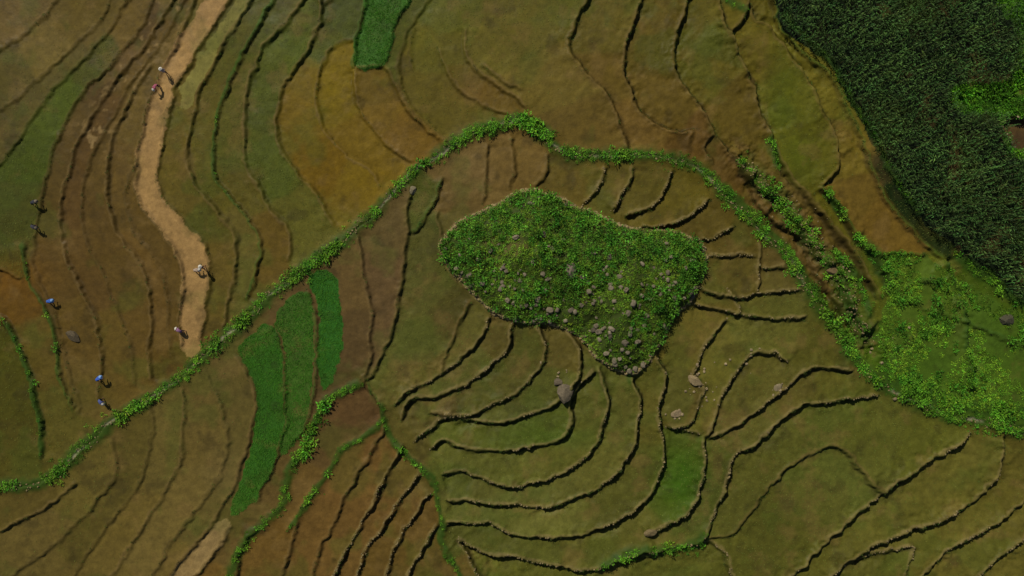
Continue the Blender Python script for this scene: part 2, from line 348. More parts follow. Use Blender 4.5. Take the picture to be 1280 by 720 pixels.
for _ in range(2):
    Q=np.pad(LC,((1,1),(1,1),(0,0)),'edge'); LC=(Q[:-2,1:-1]+Q[2:,1:-1]+Q[1:-1,:-2]+Q[1:-1,2:]+2*LC)/6
def csample(A,x,y):
    fx=np.clip((x+110)/2.5,0,cw-1.001); fy=np.clip((y+90)/2.5,0,ch-1.001)
    i=fx.astype(int); j=fy.astype(int); u=(fx-i)[...,None]; v=(fy-j)[...,None]
    return (A[j,i]*(1-u)+A[j,i+1]*u)*(1-v)+(A[j+1,i]*(1-u)+A[j+1,i+1]*u)*v
C=csample(LC,X,Y)
def mixc(C,c,a): return C*(1-a[...,None])+np.asarray(c)*a[...,None]
for bx,by,rx,ry,c,a in BLOBS:
    C=mixc(C,lin(c),a*np.exp(-((XW-bx)/rx)**2-((YW-by)/ry)**2)*(.7+.6*bwn))
lum=C.mean(-1,keepdims=True); C=np.clip(lum+(C-lum)*1.1,.002,1)*np.array([.98,.95,.66])
for poly,c,fe,a in PAINT:
    PS=smooth(poly,True,8)
    jx=fe*1.2*fbm(X,Y,10,61,2); jy=fe*1.2*fbm(X,Y,10,62,2)
    m=inpoly(XW+jx,YW+jy,PS).astype(float)
    C=mixc(C,lin(c),m*a)
n1=fbm(X,Y,70,101,4); n2=fbm(X,Y,16,102,4); n3=fbm(X,Y,5,103,2)
C=C*(1+.18*n1+.14*n2+.10*n3)[...,None]
C=mixc(C,lin((62,78,22)),np.clip(fbm(X,Y,45,105,4)*1.3-.16,0,.3))
C=mixc(C,lin((108,86,46)),np.clip(fbm(X,Y,30,106,5)*1.3-.28,0,.3))
C=mixc(C,lin((42,36,17)),np.clip(fbm(X,Y,24,107,5)*1.4-.38,0,.35))
# pale silt specks on the upper-left terraces, wet sheen painted into their colour
silt_sheen=np.clip(fbm(X,Y,9,108,4)*4-.9,0,1)*np.clip(np.exp(-((XW-160-(100-YW)*.6)/26)**2)*(YW<190)+.25*np.exp(-((XW-60)/60)**2-((YW-40)/40)**2),0,1)
C=mixc(C,lin((140,116,72)),silt_sheen*.6)
C=mixc(C,lin((98,76,44)),gul*np.clip(fbm(X,Y,9,109,3)*2,0,.6))
C=C*(1-bund[...,None])+bcol*bund[...,None]*(1+.35*n3)[...,None]
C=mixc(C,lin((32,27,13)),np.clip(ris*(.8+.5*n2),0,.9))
bx_=np.zeros_like(X); bx_[slm]=wallm*.7
C=mixc(C,lin((116,98,60)),bx_)
C=mixc(C,lin((44,68,16)),np.clip(gm*(1+.5*n3),0,.9))
C=mixc(C,lin((136,130,104)),thread*.8)
C=np.clip(C,.002,.8)

def zat(px,py):
    i=np.clip(np.searchsorted(xs,px)-1,0,nx-2); j=np.clip(np.searchsorted(ys,py)-1,0,ny-2)
    u=(px-xs[i])/(xs[i+1]-xs[i]); v=(py-ys[j])/(ys[j+1]-ys[j])
    return (Z[j,i]*(1-u)+Z[j,i+1]*u)*(1-v)+(Z[j+1,i]*(1-u)+Z[j+1,i+1]*u)*v
def wpos(px,py): return np.stack([(px-640)*S,(360-py)*S,zat(px,py)],-1)
def unwarp(px,py): return px-warpx(px,py),py-warpy(px,py)

def mesh_from(name,V,F,k,col,mat,smoothf=False):
    me=bpy.data.meshes.new(name); V=np.ascontiguousarray(V,np.float32); F=np.ascontiguousarray(F,np.int32)
    me.vertices.add(len(V)); me.vertices.foreach_set('co',V.ravel())
    me.loops.add(F.size); me.loops.foreach_set('vertex_index',F.ravel())
    me.polygons.add(len(F)); me.polygons.foreach_set('loop_start',np.arange(0,F.size,k,dtype=np.int32))
    try: me.polygons.foreach_set('loop_total',np.full(len(F),k,np.int32))
    except Exception: pass
    me.polygons.foreach_set('use_smooth',np.full(len(F),smoothf))
    me.update(calc_edges=True)
    if col is not None:
        a=me.color_attributes.new('Col','FLOAT_COLOR','POINT')
        a.data.foreach_set('color',np.concatenate([col,np.ones((len(col),1))],1).astype(np.float32).ravel())
    me.materials.append(mat)
    ob=bpy.data.objects.new(name,me); scene.collection.objects.link(ob); return ob

# ------------------------------------------------------------------ materials
def newmat(name):
    m=bpy.data.materials.new(name); m.use_nodes=True; nt=m.node_tree
    return m,nt,nt.nodes['Principled BSDF']
def attr_mat(name,rough=.7,spec=.3,var=.35,scale=3.,bump=0.,bscale=8.,fine=0.,fvar=.3,wet=False):
    m,nt,b=newmat(name)
    at=nt.nodes.new('ShaderNodeVertexColor'); at.layer_name='Col'
    tc=nt.nodes.new('ShaderNodeTexCoord')
    def noisefac(sc_,lo,hi,det):
        n=nt.nodes.new('ShaderNodeTexNoise'); n.inputs['Scale'].default_value=sc_; n.inputs['Detail'].default_value=det
        n.inputs['Roughness'].default_value=.65
        nt.links.new(tc.outputs['Object'],n.inputs['Vector'])
        mr=nt.nodes.new('ShaderNodeMapRange'); mr.inputs['From Min'].default_value=.3; mr.inputs['From Max'].default_value=.7
        mr.inputs['To Min'].default_value=lo; mr.inputs['To Max'].default_value=hi
        nt.links.new(n.outputs['Fac'],mr.inputs['Value']); return mr.outputs['Result']
    f=noisefac(scale,1-var,1+var,6)
    if fine>0:
        g=noisefac(fine,1-fvar,1+fvar,3); mm=nt.nodes.new('ShaderNodeMath'); mm.operation='MULTIPLY'
        nt.links.new(f,mm.inputs[0]); nt.links.new(g,mm.inputs[1]); f=mm.outputs[0]
    vm=nt.nodes.new('ShaderNodeVectorMath'); vm.operation='SCALE'
    nt.links.new(at.outputs['Color'],vm.inputs[0]); nt.links.new(f,vm.inputs['Scale'])
    nt.links.new(vm.outputs['Vector'],b.inputs['Base Color'])
    b.inputs['Roughness'].default_value=rough; b.inputs['Specular IOR Level'].default_value=spec
    if wet: nt.links.new(noisefac(.12,.45,.85,4),b.inputs['Roughness'])
    if bump>0:
        n2=nt.nodes.new('ShaderNodeTexNoise'); n2.inputs['Scale'].default_value=bscale; n2.inputs['Detail'].default_value=5
        nt.links.new(tc.outputs['Object'],n2.inputs['Vector'])
        bp=nt.nodes.new('ShaderNodeBump'); bp.inputs['Strength'].default_value=bump; bp.inputs['Distance'].default_value=.08
        nt.links.new(n2.outputs['Fac'],bp.inputs['Height']); nt.links.new(bp.outputs['Normal'],b.inputs['Normal'])
    return m
def flat_mat(name,c,rough=.8):
    m,nt,b=newmat(name)
    tc=nt.nodes.new('ShaderNodeTexCoord'); n=nt.nodes.new('ShaderNodeTexNoise'); n.inputs['Scale'].default_value=14
    nt.links.new(tc.outputs['Object'],n.inputs['Vector'])
    r=nt.nodes.new('ShaderNodeValToRGB'); l=lin(c)
    r.color_ramp.elements[0].position=.3; r.color_ramp.elements[1].position=.7
    r.color_ramp.elements[0].color=(*(l*.75),1); r.color_ramp.elements[1].color=(*np.clip(l*1.2,0,1),1)
    nt.links.new(n.outputs['Fac'],r.inputs['Fac']); nt.links.new(r.outputs['Color'],b.inputs['Base Color'])
    b.inputs['Roughness'].default_value=rough; return m
M_ground=attr_mat('paddy_mud',.75,.09,.2,1.2,.35,4.,9.,.16,True)
M_leaf=attr_mat('leaf',.65,.1,.25,1.2)
M_rice=attr_mat('rice_leaf',.6,.1,.2,1.)
M_corn=attr_mat('corn_leaf',.6,.12,.3,.5)
M_stone=attr_mat('stone',.85,.15,.35,5.,.6,12.)

idx=np.arange(nx*ny).reshape(ny,nx)
F=np.stack([idx[1:,:-1],idx[1:,1:],idx[:-1,1:],idx[:-1,:-1]],-1).reshape(-1,4)
V=np.stack([(X-640)*S,(360-Y)*S,Z],-1).reshape(-1,3)
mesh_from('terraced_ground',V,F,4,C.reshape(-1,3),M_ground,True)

# ------------------------------------------------------------------ foliage
def blades(name,P,Dr,Ln,Wd,dr,col,mat):
    n=len(P); Dr=Dr/np.linalg.norm(Dr,axis=1,keepdims=True)
    rnd=rng.normal(0,.35,(n,3)); up=np.array([0,0,1.])+rnd
    sd=np.cross(Dr,up); sd/=np.linalg.norm(sd,axis=1,keepdims=True)+1e-6
    mid=P+Dr*(Ln*.5)[:,None]; tip=P+Dr*Ln[:,None]; tip[:,2]-=dr*Ln
    V=np.stack([P,mid-sd*(Wd/2)[:,None],mid+sd*(Wd/2)[:,None],tip],1).reshape(-1,3)
    b=np.arange(n)[:,None]*4
    F=np.stack([b+np.array([0,2,1]),b+np.array([1,2,3])],1).reshape(-1,3)
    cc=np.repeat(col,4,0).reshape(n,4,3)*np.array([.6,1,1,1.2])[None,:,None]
    return mesh_from(name,V,F,3,cc.reshape(-1,3),mat)
def clumps(name,px,py,size,col,mat,k=22,leaf=.55,wr=.36,zoff=0.,tall=.8):
    n=len(px); base=wpos(px,py); base[:,2]+=zoff
    B=np.repeat(base,k,0); sz=np.repeat(size,k)
    th=rng.random(n*k)*2*np.pi; el=rng.random(n*k)**.8*1.4
    Dr=np.stack([np.cos(th)*np.cos(el),np.sin(th)*np.cos(el),np.sin(el)*tall+.05],-1)
    P=B+Dr*(sz*rng.uniform(.15,.8,n*k))[:,None]
    d2=Dr+rng.normal(0,.35,Dr.shape); d2[:,2]=np.abs(d2[:,2])*.6
    Ln=sz*leaf*rng.uniform(.6,1.3,n*k)
    cc=np.repeat(col,k,0)*rng.normal(1,.25,(n*k,1)).clip(.35,1.9)
    return blades(name,P,d2,Ln,Ln*wr,rng.uniform(0,.4,n*k),cc,mat)
def gcol(n,base,var=.25,yel=.15):
    c=np.tile(lin(base),(n,1))*rng.normal(1,var,(n,1)).clip(.35,2)
    c[:,0]*=rng.normal(1,yel,n).clip(.6,1.6); return c
def polysamp(poly,n):
    poly=np.array(poly); x0,y0=poly.min(0); x1,y1=poly.max(0); ox=[];oy=[];t=0
    while t<n:
        a=rng.uniform(x0,x1,n*2); b=rng.uniform(y0,y1,n*2); m=inpoly(a,b,poly); ox.append(a[m]); oy.append(b[m]); t+=m.sum()
    return np.concatenate(ox)[:n],np.concatenate(oy)[:n]
def linesamp(pts,hw,n,shift=0.):
    P=smooth(pts); seg=np.diff(P,axis=0); ln=np.hypot(seg[:,0],seg[:,1]); cum=np.concatenate([[0],np.cumsum(ln)])
    t=rng.random(n)*cum[-1]; k=np.clip(np.searchsorted(cum,t)-1,0,len(seg)-1); u=((t-cum[k])/np.maximum(ln[k],1e-6))[:,None]
    q=P[k]+seg[k]*u; nr=np.stack([-seg[k,1],seg[k,0]],-1)/np.maximum(ln[k],1e-6)[:,None]
    wv=hw*(.5+.9*(.5+.5*vnoise(t,t*0+hw,35,200)))
    q=q+nr*(rng.normal(0,.55,n)*wv+shift)[:,None]
    x,y=unwarp(q[:,0],q[:,1]); return x,y,cum[-1]
ax=[];ay=[];asz=[]
for pts,hw,den in GREEN:
    Lg=np.sum(np.hypot(*np.diff(np.array(pts,float),axis=0).T))
    n=int(Lg*hw*den*.085)+2
    x,y,_=linesamp(pts,hw,n)
    keep=vnoise(x,y,18,300)>-.5
    x=x[keep];y=y[keep]
    big=.7+1.0*np.clip(vnoise(x,y,28,302)+.2,0,1)
    ax.append(x);ay.append(y);asz.append(rng.uniform(.18,.5,len(x))*big*(1.1 if hw>5 else .8))
ax=np.concatenate(ax);ay=np.concatenate(ay);asz=np.concatenate(asz)
cl_=gcol(len(ax),(84,130,30),.3,.2)*(1+.4*vnoise(ax,ay,14,301))[:,None]
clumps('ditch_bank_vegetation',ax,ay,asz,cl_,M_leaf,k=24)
bx=[];by=[]
for (pts,H,t,side,w),sd_ in zip(LN,LSIDE):
    Lg=np.sum(np.hypot(*np.diff(np.array(pts,float),axis=0).T))
    x,y,_=linesamp(pts,1.8,int(Lg*(.5 if t==G else .3 if t==T else .14))+1)
    keep=vnoise(x,y,22,310)>(-.5 if t==G else -.1); bx.append(x[keep]);by.append(y[keep])
    if t in (T,D) and H>.35:
        x,y,_=linesamp(pts,1.4,int(Lg*.3),shift=sd_*3.2); keep=vnoise(x,y,16,311)>0; bx.append(x[keep]);by.append(y[keep])
bx=np.concatenate(bx);by=np.concatenate(by)
clumps('bund_grass',bx,by,rng.uniform(.06,.19,len(bx)),gcol(len(bx),(64,80,28),.35),M_leaf,k=10,leaf=.9,wr=.25)
# hillock vegetation
x,y=polysamp(MOUND_S,5600)
dens=fbm(x,y,30,320,3)
keep=(dens+.6+rng.normal(0,.2,len(x)))>.0
x=x[keep];y=y[keep]; ux,uy=unwarp(x,y)
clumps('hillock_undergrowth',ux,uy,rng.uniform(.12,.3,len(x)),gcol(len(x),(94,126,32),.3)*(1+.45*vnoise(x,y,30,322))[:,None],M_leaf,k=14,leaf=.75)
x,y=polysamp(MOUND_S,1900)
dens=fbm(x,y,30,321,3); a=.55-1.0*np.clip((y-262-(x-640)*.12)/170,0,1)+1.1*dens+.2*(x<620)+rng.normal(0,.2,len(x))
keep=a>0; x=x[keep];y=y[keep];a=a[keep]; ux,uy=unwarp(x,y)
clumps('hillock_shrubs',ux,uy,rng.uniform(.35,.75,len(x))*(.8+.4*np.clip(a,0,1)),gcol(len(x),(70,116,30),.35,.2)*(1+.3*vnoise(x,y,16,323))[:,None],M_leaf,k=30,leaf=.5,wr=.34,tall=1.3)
# meadow
MS=smooth(MEADOW,True)
x,y=polysamp(MS,6500); k_=fbm(x,y,30,330,3)>-.25; x=x[k_];y=y[k_]
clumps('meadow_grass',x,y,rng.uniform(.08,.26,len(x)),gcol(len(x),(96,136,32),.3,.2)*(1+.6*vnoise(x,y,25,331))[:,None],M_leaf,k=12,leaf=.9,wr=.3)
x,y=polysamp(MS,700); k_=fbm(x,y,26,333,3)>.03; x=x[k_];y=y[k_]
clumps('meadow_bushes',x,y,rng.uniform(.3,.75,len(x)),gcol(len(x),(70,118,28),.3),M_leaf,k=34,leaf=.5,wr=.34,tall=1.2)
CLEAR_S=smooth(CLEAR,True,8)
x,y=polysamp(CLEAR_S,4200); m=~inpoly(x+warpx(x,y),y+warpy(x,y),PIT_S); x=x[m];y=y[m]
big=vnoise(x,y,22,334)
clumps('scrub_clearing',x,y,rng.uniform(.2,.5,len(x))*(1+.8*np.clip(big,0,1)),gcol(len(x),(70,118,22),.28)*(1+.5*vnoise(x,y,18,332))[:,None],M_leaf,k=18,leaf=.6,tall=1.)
# corn
u,v=np.meshgrid(np.arange(-1200,1200,7.4),np.arange(-1200,1200,4.6)); u=u.ravel()+rng.normal(0,.8,u.size);v=v.ravel()+rng.normal(0,.9,v.size)
an=math.radians(-32); x=1150+u*math.cos(an)-v*math.sin(an); y=150+u*math.sin(an)+v*math.cos(an)
m=(x<1380)&(y>-80)&(y<430)&(x>950); x=x[m];y=y[m]
m=inpoly(x+warpx(x,y)*1.5,y+warpy(x,y)*1.5,CORN_S)&~inpoly(x,y,CLEAR_S)&(rng.random(len(x))>.05); x=x[m];y=y[m]
hgt=rng.uniform(1.5,2.4,len(x))*(1+.2*vnoise(x,y,30,340)); kk=11
base=np.repeat(wpos(x,y),kk,0); hh=np.repeat(hgt,kk); lv=np.tile(np.linspace(.3,1.,kk),len(x))
th=np.repeat(rng.random(len(x))*6.28,kk)+np.tile(np.arange(kk)*np.pi,len(x))+rng.normal(0,.5,len(base))
P=base.copy(); P[:,2]+=hh*lv; el=rng.uniform(.3,1.0,len(P))
Dr=np.stack([np.cos(th)*np.cos(el),np.sin(th)*np.cos(el),np.sin(el)],-1)
Lc=rng.uniform(.42,.8,len(P)); cc=gcol(len(x),(56,82,34),.3,.12)*(1+.3*vnoise(x,y,22,341))[:,None]; cc=np.repeat(cc,kk,0)*rng.normal(1,.2,(len(P),1)).clip(.4,1.7)
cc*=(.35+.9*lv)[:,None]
sp=wpos(x,y); ns=len(x)
P=np.concatenate([P,sp]); Dr=np.concatenate([Dr,np.tile([0.02,0.02,1.],(ns,1))]); Lc=np.concatenate([Lc,hgt*1.12]); Wc=np.concatenate([np.full(len(base),.10),np.full(ns,.05)])
dr=np.concatenate([rng.uniform(.3,.75,len(base)),np.zeros(ns)]); cc=np.concatenate([cc,gcol(ns,(96,100,54),.1)])
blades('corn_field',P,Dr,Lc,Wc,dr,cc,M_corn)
# rice seedlings in the flooded fields
u,v=np.meshgrid(np.arange(-900,900,3.4),np.arange(-900,900,2.8)); u=u.ravel();v=v.ravel()
X_=[];Y_=[]; angs=np.random.default_rng(5).uniform(0,np.pi,16)
for a in range(16):
    x=640+u*math.cos(angs[a])-v*math.sin(angs[a]); y=360+u*math.sin(angs[a])+v*math.cos(angs[a])
    m=(x>-100)&(x<1380)&(y>-80)&(y<800); x=x[m];y=y[m]
    l=lab[np.clip(((y+90)/2.5+.5).astype(int),0,ch-1),np.clip(((x+110)/2.5+.5).astype(int),0,cw-1)]
    m=(l%16)==a; x=x[m];y=y[m];l=l[m]
    g=sc[l]; green=g[:,1]/g[:,0]
    m=rng.random(len(x))<np.clip((green-.72)*2.4,.0,.9)*np.clip(.8+.9*fbm(x,y,40,350,3),0,1)
    X_.append(x[m]);Y_.append(y[m])
x=np.concatenate(X_);y=np.concatenate(Y_); x+=rng.normal(0,.35,len(x)); y+=rng.normal(0,.35,len(y))
ii=np.clip(np.searchsorted(xs,x),0,nx-1); jj=np.clip(np.searchsorted(ys,y),0,ny-1)
m=(bund[jj,ii]<.1)&(ris[jj,ii]<.1)&(gm[jj,ii]<.1)&~inpoly(x,y,CORN_S)&~inpoly(x,y,MOUND_S)&~inpoly(x,y,smooth(CHAN,True))&~inpoly(x,y,MS)
x=x[m];y=y[m]; print('SEEDLINGS',len(x))
k=2; P=np.repeat(wpos(x,y),k,0); th=rng.random(len(P))*6.28
Dr=np.stack([np.cos(th)*.8,np.sin(th)*.8,rng.uniform(.5,1.2,len(P))],-1)
blades('rice_seedlings',P,Dr,rng.uniform(.12,.24,len(P)),np.full(len(P),.04),np.full(len(P),.2),gcol(len(P),(100,110,46),.2),M_rice)
xx=[];yy=[]
for b in (BED1,BED2,BED3,BED4):
    A=np.array(b,float); ar=.5*abs(np.sum(A[:,0]*np.roll(A[:,1],-1)-A[:,1]*np.roll(A[:,0],-1)))
    x,y=polysamp(smooth(b,True),int(ar*.9)); x,y=unwarp(x,y); xx.append(x);yy.append(y)
x=np.concatenate(xx);y=np.concatenate(yy); k=3; P=np.repeat(wpos(x,y),k,0); th=rng.random(len(P))*6.28
Dr=np.stack([np.cos(th)*.5,np.sin(th)*.5,rng.uniform(.6,1.2,len(P))],-1)
cb=np.repeat(gcol(len(x),(70,122,32),.15)*(1+.35*fbm(x,y,26,360,3))[:,None],k,0)
blades('rice_nursery',P,Dr,rng.uniform(.12,.24,len(P)),np.full(len(P),.035),np.full(len(P),.3),cb,M_rice)

# ------------------------------------------------------------------ stones
import bmesh
def ico(sub):
    b=bmesh.new(); bmesh.ops.create_icosphere(b,subdivisions=sub,radius=1); b.verts.ensure_lookup_table()
    V=np.array([v.co[:] for v in b.verts]); F=np.array([[v.index for v in f.verts] for f in b.faces]); b.free(); return V,F
IV,IF=ico(2)
def stones(name,px,py,size,col,sink=.25,zs=(.4,.8)):
    n=len(px); P=wpos(px,py); nv=len(IV)
    sc_=np.stack([rng.uniform(.6,1.3,n),rng.uniform(.6,1.1,n),rng.uniform(zs[0],zs[1],n)],-1)*size[:,None]/2
    A=IV[None]*(1+rng.normal(0,.13,(n,nv,1)))
    A=np.sign(A)*np.abs(A)**.75
    A=A*sc_[:,None]; th=rng.random(n)*6.28; c,s=np.cos(th)[:,None],np.sin(th)[:,None]
    B=np.stack([A[...,0]*c-A[...,1]*s,A[...,0]*s+A[...,1]*c,A[...,2]],-1)+P[:,None]; B[...,2]+=(sc_[:,2]*(1-2*sink))[:,None]
    F=(IF[None]+(np.arange(n)*nv)[:,None,None]).reshape(-1,3)
    return mesh_from(name,B.reshape(-1,3),F,3,np.repeat(col,nv,0),M_stone)
def scol(n,base,var=.2): return np.tile(lin(base),(n,1))*rng.normal(1,var,(n,1)).clip(.4,1.8)
xw_,yw_,_=linesamp([tuple(p) for p in Pm[::2]]+[tuple(Pm[-1])],1.8,1500)
stones('stone_retaining_wall',xw_,yw_,rng.uniform(.14,.40,1500),scol(1500,(130,114,78)))
sx=[];sy=[]
for pts,H,t,side,w in LN:
    if t!=T: continue
    Lg=np.sum(np.hypot(*np.diff(np.array(pts,float),axis=0).T))
    x,y,_=linesamp(pts,1.6,int(Lg*.45)); kp=vnoise(x,y,30,400)>-.2; sx.append(x[kp]);sy.append(y[kp])
x,y,_=linesamp(MAIN,5,900); sx.append(x);sy.append(y)
x,y,_=linesamp(GULLY,16,420); sx.append(x);sy.append(y)
sx=np.concatenate(sx);sy=np.concatenate(sy)
stones('terrace_wall_stones',sx,sy,rng.uniform(.07,.24,len(sx)),scol(len(sx),(118,104,70),.2))
x,y=polysamp(MOUND_S,430); kp=(rng.random(430)<np.clip((y-262)/110,.1,.9)*np.clip(.7+fbm(x,y,30,401,2),0,1)); x=x[kp];y=y[kp]
stones('hillock_rocks',x,y,rng.uniform(.3,.8,len(x)),scol(len(x),(106,97,78),.22),.22)
x=rng.normal([870,862,878,888,845,705,972,925,1046,1100]*7,[7,9,8,5,5,10,6,12,18,20]*7); y=rng.normal([470,480,462,490,518,470,486,446,330,440]*7,[8,8,8,8,4,10,4,8,20,20]*7)
stones('loose_field_stones',x,y,rng.uniform(.12,.42,len(x)),scol(len(x),(134,118,88),.15))
ip_,jp_,_=linesamp([tuple(p) for p in PIT_S],1.2,110)
stones('stone_pit_rim',ip_,jp_,rng.uniform(.15,.35,110),scol(110,(124,110,84)))
BV,BF=ico(4)
def boulder(px,py,a,b,h,rot,col,seed):
    r=np.random.default_rng(seed); V=BV.copy()
    for i in range(11):
        d=r.normal(size=3); d/=np.linalg.norm(d); t=r.uniform(.55,.85); ov=np.clip(V@d-t,0,None); V=V-ov[:,None]*d
    V*=1+.05*vnoise(V[:,0]*9+V[:,2]*5,V[:,1]*9-V[:,2]*3,1.5,seed)[:,None]
    V=V*np.array([a,b,h])/2*1.2; c,s=math.cos(rot),math.sin(rot)
    W=np.stack([V[:,0]*c-V[:,1]*s,V[:,0]*s+V[:,1]*c,V[:,2]],-1)
    p=wpos(np.array([px*1.]),np.array([py*1.]))[0]; W[:,2]+=h*.1
    o=mesh_from('boulder',W,BF,3,np.tile(lin(col),(len(W),1)),M_stone); o.location=p
for i,b in enumerate([(93,421,2.0,1.0,.6,-.5,(82,72,54)),(706,492,1.9,2.2,1.0,.3,(98,88,70)),(697,478,.9,1.2,.6,1.1,(92,82,66)),(868,476,1.0,1.8,.5,.9,(124,108,78)),(845,517,1.2,.8,.4,.2,(122,106,80)),(971,484,1.0,.8,.4,.7,(120,108,82)),(712,338,1.2,1.8,1.1,.1,(108,98,82)),(1257,400,1.5,1.6,.7,.4,(68,66,50)),(515,238,1.2,.9,.5,.2,(112,104,80)),(1040,338,1.2,1.6,.6,1.1,(100,84,56)),(812,664,1.4,.8,.4,.2,(104,90,60))]):
    boulder(*b,seed=500+i)

# ------------------------------------------------------------------ people
def skin(verts,edges,rad,sub=2):
    me=bpy.data.meshes.new('t'); me.from_pydata([Vector(v) for v in verts],edges,[]); o=bpy.data.objects.new('t',me); scene.collection.objects.link(o)
    m=o.modifiers.new('s','SKIN'); m.use_smooth_shade=True
    for i,r in enumerate(rad): me.skin_vertices[0].data[i].radius=(r,r) if not isinstance(r,tuple) else r
    me.skin_vertices[0].data[0].use_root=True
    s=o.modifiers.new('b','SUBSURF'); s.levels=sub; s.render_levels=sub
    dg=bpy.context.evaluated_depsgraph_get(); r=bpy.data.meshes.new_from_object(o.evaluated_get(dg)); bpy.data.objects.remove(o); return r
skinm=flat_mat('skin',(150,104,76)); hairm=flat_mat('hair',(24,20,18)); basket=flat_mat('seedling_bundle',(70,120,34))
def person(px,py,head,pose,shirt,pants,hatc):
    root=bpy.data.objects.new('farmer',None); scene.collection.objects.link(root)
    if pose=='bend':
        pel=(0,0,.84); sp=(.22,0,.98); ch_=(.46,0,1.0); nk=(.60,0,.98); hd=(.71,0,.92)
        shl=(.50,.18,.98); ell=(.56,.22,.70); hl=(.66,.12,.42); shr=(.50,-.18,.98); elr=(.52,-.23,.70); hr=(.62,-.12,.34)
        kl=(.10,.14,.46); al=(-.06,.16,.06); kr=(-.02,-.13,.45); ar=(-.20,-.15,.06)
    else:
        pel=(0,0,.88); sp=(.02,0,1.08); ch_=(.06,0,1.28); nk=(.09,0,1.44); hd=(.13,0,1.57)
        shl=(.05,.19,1.36); ell=(.10,.27,1.10); hl=(.34,.20,.98); shr=(.05,-.19,1.36); elr=(.02,-.28,1.10); hr=(.20,-.28,.86)
        kl=(.20,.10,.48); al=(.22,.11,.06); kr=(-.04,-.10,.47); ar=(-.26,-.10,.09)
    f=lambda a,d:(a[0]+d[0],a[1]+d[1],a[2]+d[2])
    hipl=f(pel,(0,.10,-.06)); hipr=f(pel,(0,-.10,-.06))
    V=[pel,sp,ch_,nk,hd,shl,ell,hl,shr,elr,hr,hipl,kl,al,f(al,(.17,0,-.02)),hipr,kr,ar,f(ar,(.17,0,-.02))]
    E=[(0,1),(1,2),(2,3),(3,4),(2,5),(5,6),(6,7),(2,8),(8,9),(9,10),(0,11),(11,12),(12,13),(13,14),(0,15),(15,16),(16,17),(17,18)]
    R=[.15,.135,.15,.06,.09,.075,.05,.032,.075,.05,.032,.10,.068,.045,.035,.10,.068,.045,.035]
    me=skin(V,E,R)
    for m in (flat_mat('shirt',shirt),flat_mat('trousers',pants),skinm): me.materials.append(m)
    A=np.array(V)
    em={(0,1):0,(1,2):0,(2,3):0,(3,4):2,(2,5):0,(5,6):0,(6,7):(0,2,.55),(2,8):0,(8,9):0,(9,10):(0,2,.55),(0,11):1,(11,12):1,(12,13):(1,2,.5),(13,14):2,(0,15):1,(15,16):1,(16,17):(1,2,.5),(17,18):2}
    for p in me.polygons:
        c=np.array(p.center[:]); bd=9;bi=0
        for (a,b),g in em.items():
            d=A[b]-A[a]; t=float(np.clip((c-A[a])@d/(d@d),0,1)); dd=np.linalg.norm(c-A[a]-t*d)-(R[a]*(1-t)+R[b]*t)
            if dd<bd: bd=dd; bi=g if not isinstance(g,tuple) else (g[0] if t<g[2] else g[1])
        p.material_index=bi
    body=bpy.data.objects.new('body',me); scene.collection.objects.link(body); body.parent=root
    def part(name,me,mat,loc=(0,0,0),rot=(0,0,0)):
        me.materials.append(mat); o=bpy.data.objects.new(name,me); o.location=loc; o.rotation_euler=rot; scene.collection.objects.link(o); o.parent=root
        for p in me.polygons: p.use_smooth=True
        return o
    tilt=1.0 if pose=='bend' else .15
    b=bmesh.new(); bmesh.ops.create_uvsphere(b,u_segments=20,v_segments=14,radius=.11)
    for v in b.verts:
        x,y,z=v.co; v.co=(x*.95,y*.78,z*1.12)
        if z<-.03: v.co.y*=.82; v.co.x+=.008
        if x>.09 and abs(y)<.03 and -.035<z<.015: v.co.x+=.022
    for sg in(1,-1):
        g=bmesh.ops.create_icosphere(b,subdivisions=1,radius=.022)['verts']
        for v in g: v.co=Vector((v.co.x,v.co.y*.4+sg*.088,v.co.z*1.4))
    m=bpy.data.meshes.new('head'); b.to_mesh(m); b.free(); part('head',m,skinm,hd,(0,tilt,0))
    b=bmesh.new()
    for sg in(1,-1):
        g=bmesh.ops.create_icosphere(b,subdivisions=1,radius=.012)['verts']
        for v in g: v.co+=Vector((.092,sg*.034,.005))
    g=bmesh.ops.create_icosphere(b,subdivisions=1,radius=.02)['verts']
    for v in g: v.co=Vector((v.co.x*.4+.094,v.co.y,v.co.z*.3-.055))
    m=bpy.data.meshes.new('face'); b.to_mesh(m); b.free(); part('eyes_and_mouth',m,hairm,hd,(0,tilt,0))
    b=bmesh.new(); bmesh.ops.create_uvsphere(b,u_segments=16,v_segments=12,radius=.118)
    bmesh.ops.delete(b,geom=[v for v in b.verts if v.co.z+(-v.co.x)*.9<.02],context='VERTS')
    for v in b.verts: v.co.y*=.82
    m=bpy.data.meshes.new('hair'); b.to_mesh(m); b.free(); part('hair',m,hairm,hd,(0,tilt,0))
    b=bmesh.new(); bmesh.ops.create_cone(b,cap_ends=False,segments=24,radius1=.23,radius2=.012,depth=.15)
    m=bpy.data.meshes.new('hat'); b.to_mesh(m); b.free()
    ofs=Vector((math.sin(tilt)*.115,0,math.cos(tilt)*.115))
    part('conical_hat',m,flat_mat('hat',hatc),Vector(hd)+ofs,(0,tilt*.85,0))
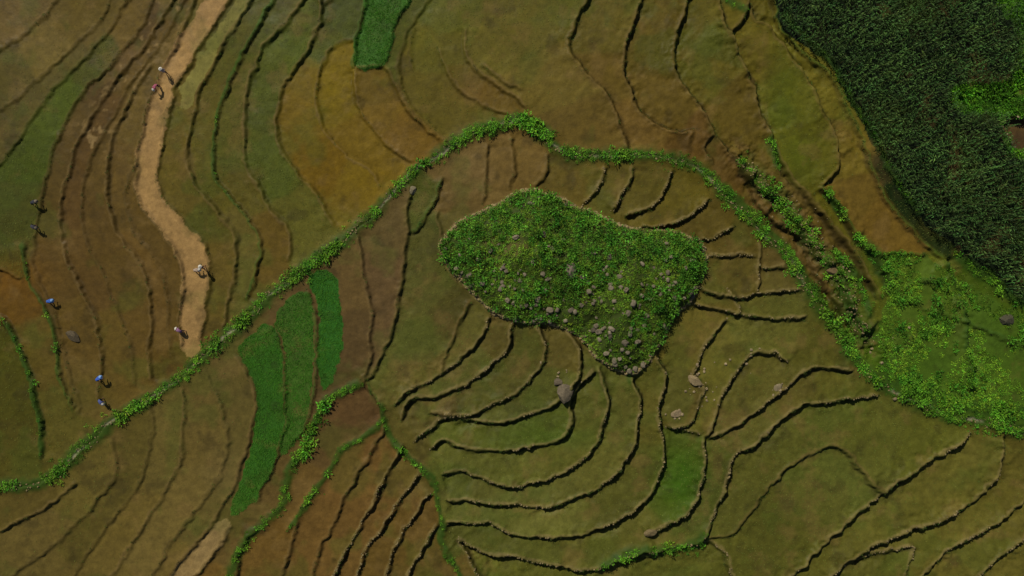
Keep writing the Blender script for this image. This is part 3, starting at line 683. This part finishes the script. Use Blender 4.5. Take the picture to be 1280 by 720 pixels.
    for h,e,nm in ((hl,ell,'hand_left'),(hr,elr,'hand_right')):
        d=Vector(h)-Vector(e); d.normalize(); s_=Vector((0,1,0)) ; sgn=1 if nm=='hand_left' else -1
        h=Vector(h); w0=h; palm=h+d*.07; vv=[tuple(w0),tuple(palm)]; ee=[(0,1)]; rr=[.026,(.034)]
        for q,(o,l) in enumerate(((-.027,.060),(-.009,.072),(.009,.068),(.027,.052))):
            a=palm+s_*o+d*.025; m1=a+d*l*.5+Vector((.008,0,0)); m2=a+d*l*.9+Vector((-.012,0,-.004)); i=len(vv)
            vv+=[tuple(a),tuple(m1),tuple(m2)]; ee+=[(1,i),(i,i+1),(i+1,i+2)]; rr+=[.010,.009,.008]
        i=len(vv); a=w0+d*.035-s_*.034*sgn; vv+=[tuple(a),tuple(a+d*.04-s_*.016*sgn)]; ee+=[(0,i),(i,i+1)]; rr+=[.011,.009]
        part(nm,skin(vv,ee,rr,1),skinm)
    b=bmesh.new(); r=random.Random(px)
    for i in range(26):
        a=Vector(hl)+d*.06; an=r.uniform(0,6.28); tip=a+Vector((math.cos(an)*.12,math.sin(an)*.12,r.uniform(.1,.22))); sd=Vector((-math.sin(an),math.cos(an),0))*.01
        v1=b.verts.new(a-sd);v2=b.verts.new(a+sd);v3=b.verts.new(tip); b.faces.new((v1,v2,v3))
    m=bpy.data.meshes.new('sb'); b.to_mesh(m); b.free(); part('seedling_bundle',m,basket)
    p=wpos(np.array([px*1.]),np.array([py*1.]))[0]; root.location=p; root.rotation_euler=(0,0,head)
W_=(190,184,170)
for a in [(209,92,2.2,'stand',(150,140,150),(30,30,40),W_),(199,108,-2.0,'bend',(150,70,90),(28,30,44),W_),(45,255,.3,'bend',(30,32,44),(22,22,26),(110,98,80)),(45,283,-.4,'bend',(40,36,50),(20,20,26),(100,90,72)),
          (63,377,.2,'bend',(46,90,170),(30,34,50),(110,150,200)),(230,414,2.6,'bend',(130,90,120),(34,34,54),W_),(126,474,.6,'bend',(50,90,180),(26,30,44),(120,160,210)),(128,499,-.7,'bend',(60,70,120),(26,28,40),W_),
          (246,338,.1,'bend',(160,140,120),(40,36,44),W_),(257,335,1.2,'stand',(120,70,66),(34,32,40),W_)]:
    person(*a)

# ------------------------------------------------------------------ light, world, camera
el=math.radians(43)
dirv=Vector((-.5,.86,0)).normalized()*math.cos(el)+Vector((0,0,math.sin(el)))
sd=bpy.data.lights.new('sun','SUN'); sd.energy=3.9; sd.angle=math.radians(.53); sd.color=(1,.945,.83)
so=bpy.data.objects.new('sun',sd); scene.collection.objects.link(so); so.rotation_euler=dirv.to_track_quat('Z','Y').to_euler()
w=bpy.data.worlds.new('World'); scene.world=w; w.use_nodes=True; nt=w.node_tree
sky=nt.nodes.new('ShaderNodeTexSky'); sky.sky_type='NISHITA'; sky.sun_disc=False; sky.sun_elevation=el; sky.sun_rotation=math.atan2(dirv.x,dirv.y)
bg=nt.nodes['Background']; bg.inputs['Strength'].default_value=.05; nt.links.new(sky.outputs['Color'],bg.inputs['Color'])
cam=bpy.data.cameras.new('camera'); cam.lens=24; cam.sensor_width=36; cam.clip_end=20000; cam.clip_start=.5
co=bpy.data.objects.new('camera',cam); scene.collection.objects.link(co); co.location=(0,0,85.33); co.rotation_euler=(0,0,0)
scene.camera=co
scene.view_settings.view_transform='Standard'; scene.view_settings.look='None'; scene.view_settings.exposure=0
